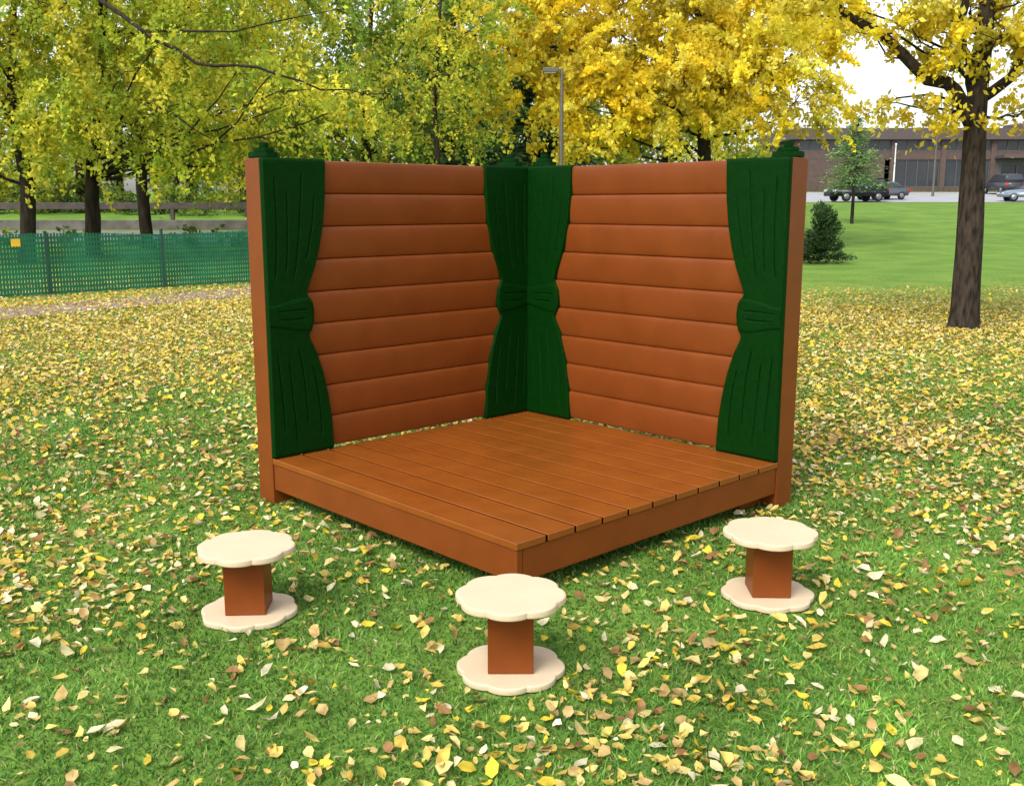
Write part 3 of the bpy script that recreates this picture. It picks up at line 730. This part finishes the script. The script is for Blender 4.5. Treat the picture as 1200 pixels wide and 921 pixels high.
PAL=np.array([(.74,.56,.14),(.80,.64,.24),(.66,.46,.08),(.80,.71,.44),(.56,.38,.14),(.32,.17,.06),(.80,.60,.05),(.70,.63,.32),(.60,.56,.12)])
PW_=np.array([.20,.16,.13,.12,.13,.10,.10,.04,.02])
PW2=np.array([.24,.14,.20,.05,.11,.05,.18,.02,.01])
def dens(X,Y):
    c=.5+.5*vnoise(X,Y,1.6,9); c2=.5+.5*vnoise(X,Y,.55,10); c3=.5+.5*vnoise(X,Y,5,12)
    base=np.interp(Y,[2,4,6,8,11,15,18,21,25],[.60,.66,.78,.92,1.1,1.1,.9,.5,0])
    base=np.where((X>.9)&(Y<4.4),base*.75,base)
    base=np.where((X>3)&(Y>16),base*np.clip((21.5-Y)/5.5,0,1),base)
    far=np.clip((Y-7)/4,0,1)
    return base*(.30+.22*far+1.5*np.clip(c,0,1)*np.clip(c2+.15,0,1.2)*(.45+.9*np.clip(c3,0,1)))
def litter(N,ymin,ymax,seed,detail):
    r=np.random.default_rng(seed)
    Y=np.sqrt(r.random(N)*(ymax**2-ymin**2)+ymin**2); X=(r.random(N)*2-1)*(.56*Y+.8)
    k=(r.random(N)<dens(X,Y))&~blocked(X,Y,.02)&~under_stage(X,Y)&~(on_path(X,Y)&(r.random(N)<.5)); X=X[k];Y=Y[k];N=len(X)
    L=(.020+.048*r.random(N)**1.2)*(1+.3*(r.random(N)<.12)); Wd=L*r.uniform(.42,.78,N)
    if detail:
        tx=np.array([-.5,-.22,.18,.52,.18,-.22,-.2,.2]); ty=np.array([0,.42,.40,0,-.40,-.42,0,0])
        T=np.array([(0,6,1),(1,6,7),(1,7,2),(2,7,3),(3,7,4),(4,7,6),(4,6,5),(5,6,0)])
    else:
        tx=np.array([-.5,0,.5,0]); ty=np.array([0,.5,0,-.5]); T=np.array([(0,1,2),(0,2,3)])
        L=L*1.12; Wd=Wd*1.12
    m=len(tx)
    curl=r.uniform(-.35,1.0,N); fold=r.uniform(-.2,.9,N)
    x=tx[None]*L[:,None]*(1+r.normal(size=(N,m))*.05); y=ty[None]*Wd[:,None]*(1+r.normal(size=(N,m))*.16)
    z=curl[:,None]*(tx[None]**2)*L[:,None]*1.3+fold[:,None]*np.abs(ty[None])*Wd[:,None]+r.normal(size=(N,m))*.003
    yaw=r.uniform(0,6.283,N)[:,None]; p=r.normal(size=N)[:,None]*.34; q=r.normal(size=N)[:,None]*.34
    x1=x*np.cos(p)+z*np.sin(p); z1=-x*np.sin(p)+z*np.cos(p)
    y2=y*np.cos(q)-z1*np.sin(q); z2=y*np.sin(q)+z1*np.cos(q)
    gx=X[:,None]+x1*np.cos(yaw)-y2*np.sin(yaw); gy=Y[:,None]+x1*np.sin(yaw)+y2*np.cos(yaw)
    z2=z2-z2.min(1)[:,None]; hh=(.005+.018*r.random(N))[:,None]
    gz=z2+hh
    V=np.stack([gx,gy,gz+zt(gx,gy)],-1).reshape(-1,3); b=(np.arange(N)*m)[:,None]
    F=(b[:,:,None]+T[None]).reshape(-1,3)
    C=PAL[r.choice(9,N,p=(PW_ if detail else PW2))]*r.uniform(.65,1.08,(N,1))
    Cv=np.repeat(C,m,axis=0).reshape(N,m,3)*r.uniform(.82,1.12,(N,m,1))
    return V,F,Cv.reshape(-1,3)
A=litter(36000,2.2,8,77,True); B=litter(205000,8,25,78,False)
V=np.concatenate([A[0],B[0]]); F=np.concatenate([A[1],B[1]+len(A[0])]); C=np.minimum(np.concatenate([A[2],B[2]]),.9)
o=mesh_obj('fallen_leaves',V,F,M_litter,None,col=C); o["kind"]="stuff"; o["label"]="yellow and tan fallen leaves scattered over the lawn"; o["category"]="fallen leaves"

# ------------------------------------------------------------------ camera, light, world
cam=bpy.data.cameras.new('camera'); co=bpy.data.objects.new('camera',cam); link(co)
cam.sensor_width=36; cam.lens=35.4; cam.clip_start=.05; cam.clip_end=5000
co.location=(0,0,1.72); co.rotation_euler=(math.radians(90-10.56),0,0); scene.camera=co
sd=Vector((.42,.62,-.86)).normalized()
sun=bpy.data.lights.new('sun','SUN'); sun.energy=2.1; sun.angle=math.radians(24); sun.color=(1,.96,.88)
so=bpy.data.objects.new('sun',sun); link(so); so.rotation_euler=sd.to_track_quat('-Z','Y').to_euler(); so.location=(-10,-10,20)
wd_=bpy.data.worlds.new("World"); scene.world=wd_; wd_.use_nodes=True
nt=wd_.node_tree; nt.nodes.clear()
sky=nt.nodes.new('ShaderNodeTexSky'); sky.sky_type='NISHITA'; sky.sun_disc=False
sky.sun_elevation=math.asin(-sd.z); sky.sun_rotation=math.atan2(-sd.x,-sd.y); sky.air_density=1.2; sky.dust_density=3
hs=nt.nodes.new('ShaderNodeHueSaturation'); hs.inputs['Saturation'].default_value=.3; hs.inputs['Value'].default_value=2.1
bg=nt.nodes.new('ShaderNodeBackground'); bg.inputs['Strength'].default_value=.15
ou=nt.nodes.new('ShaderNodeOutputWorld')
nt.links.new(sky.outputs[0],hs.inputs['Color']); nt.links.new(hs.outputs[0],bg.inputs[0]); nt.links.new(bg.outputs[0],ou.inputs[0])
scene.view_settings.view_transform='Standard'; scene.view_settings.look='None'; scene.view_settings.exposure=0
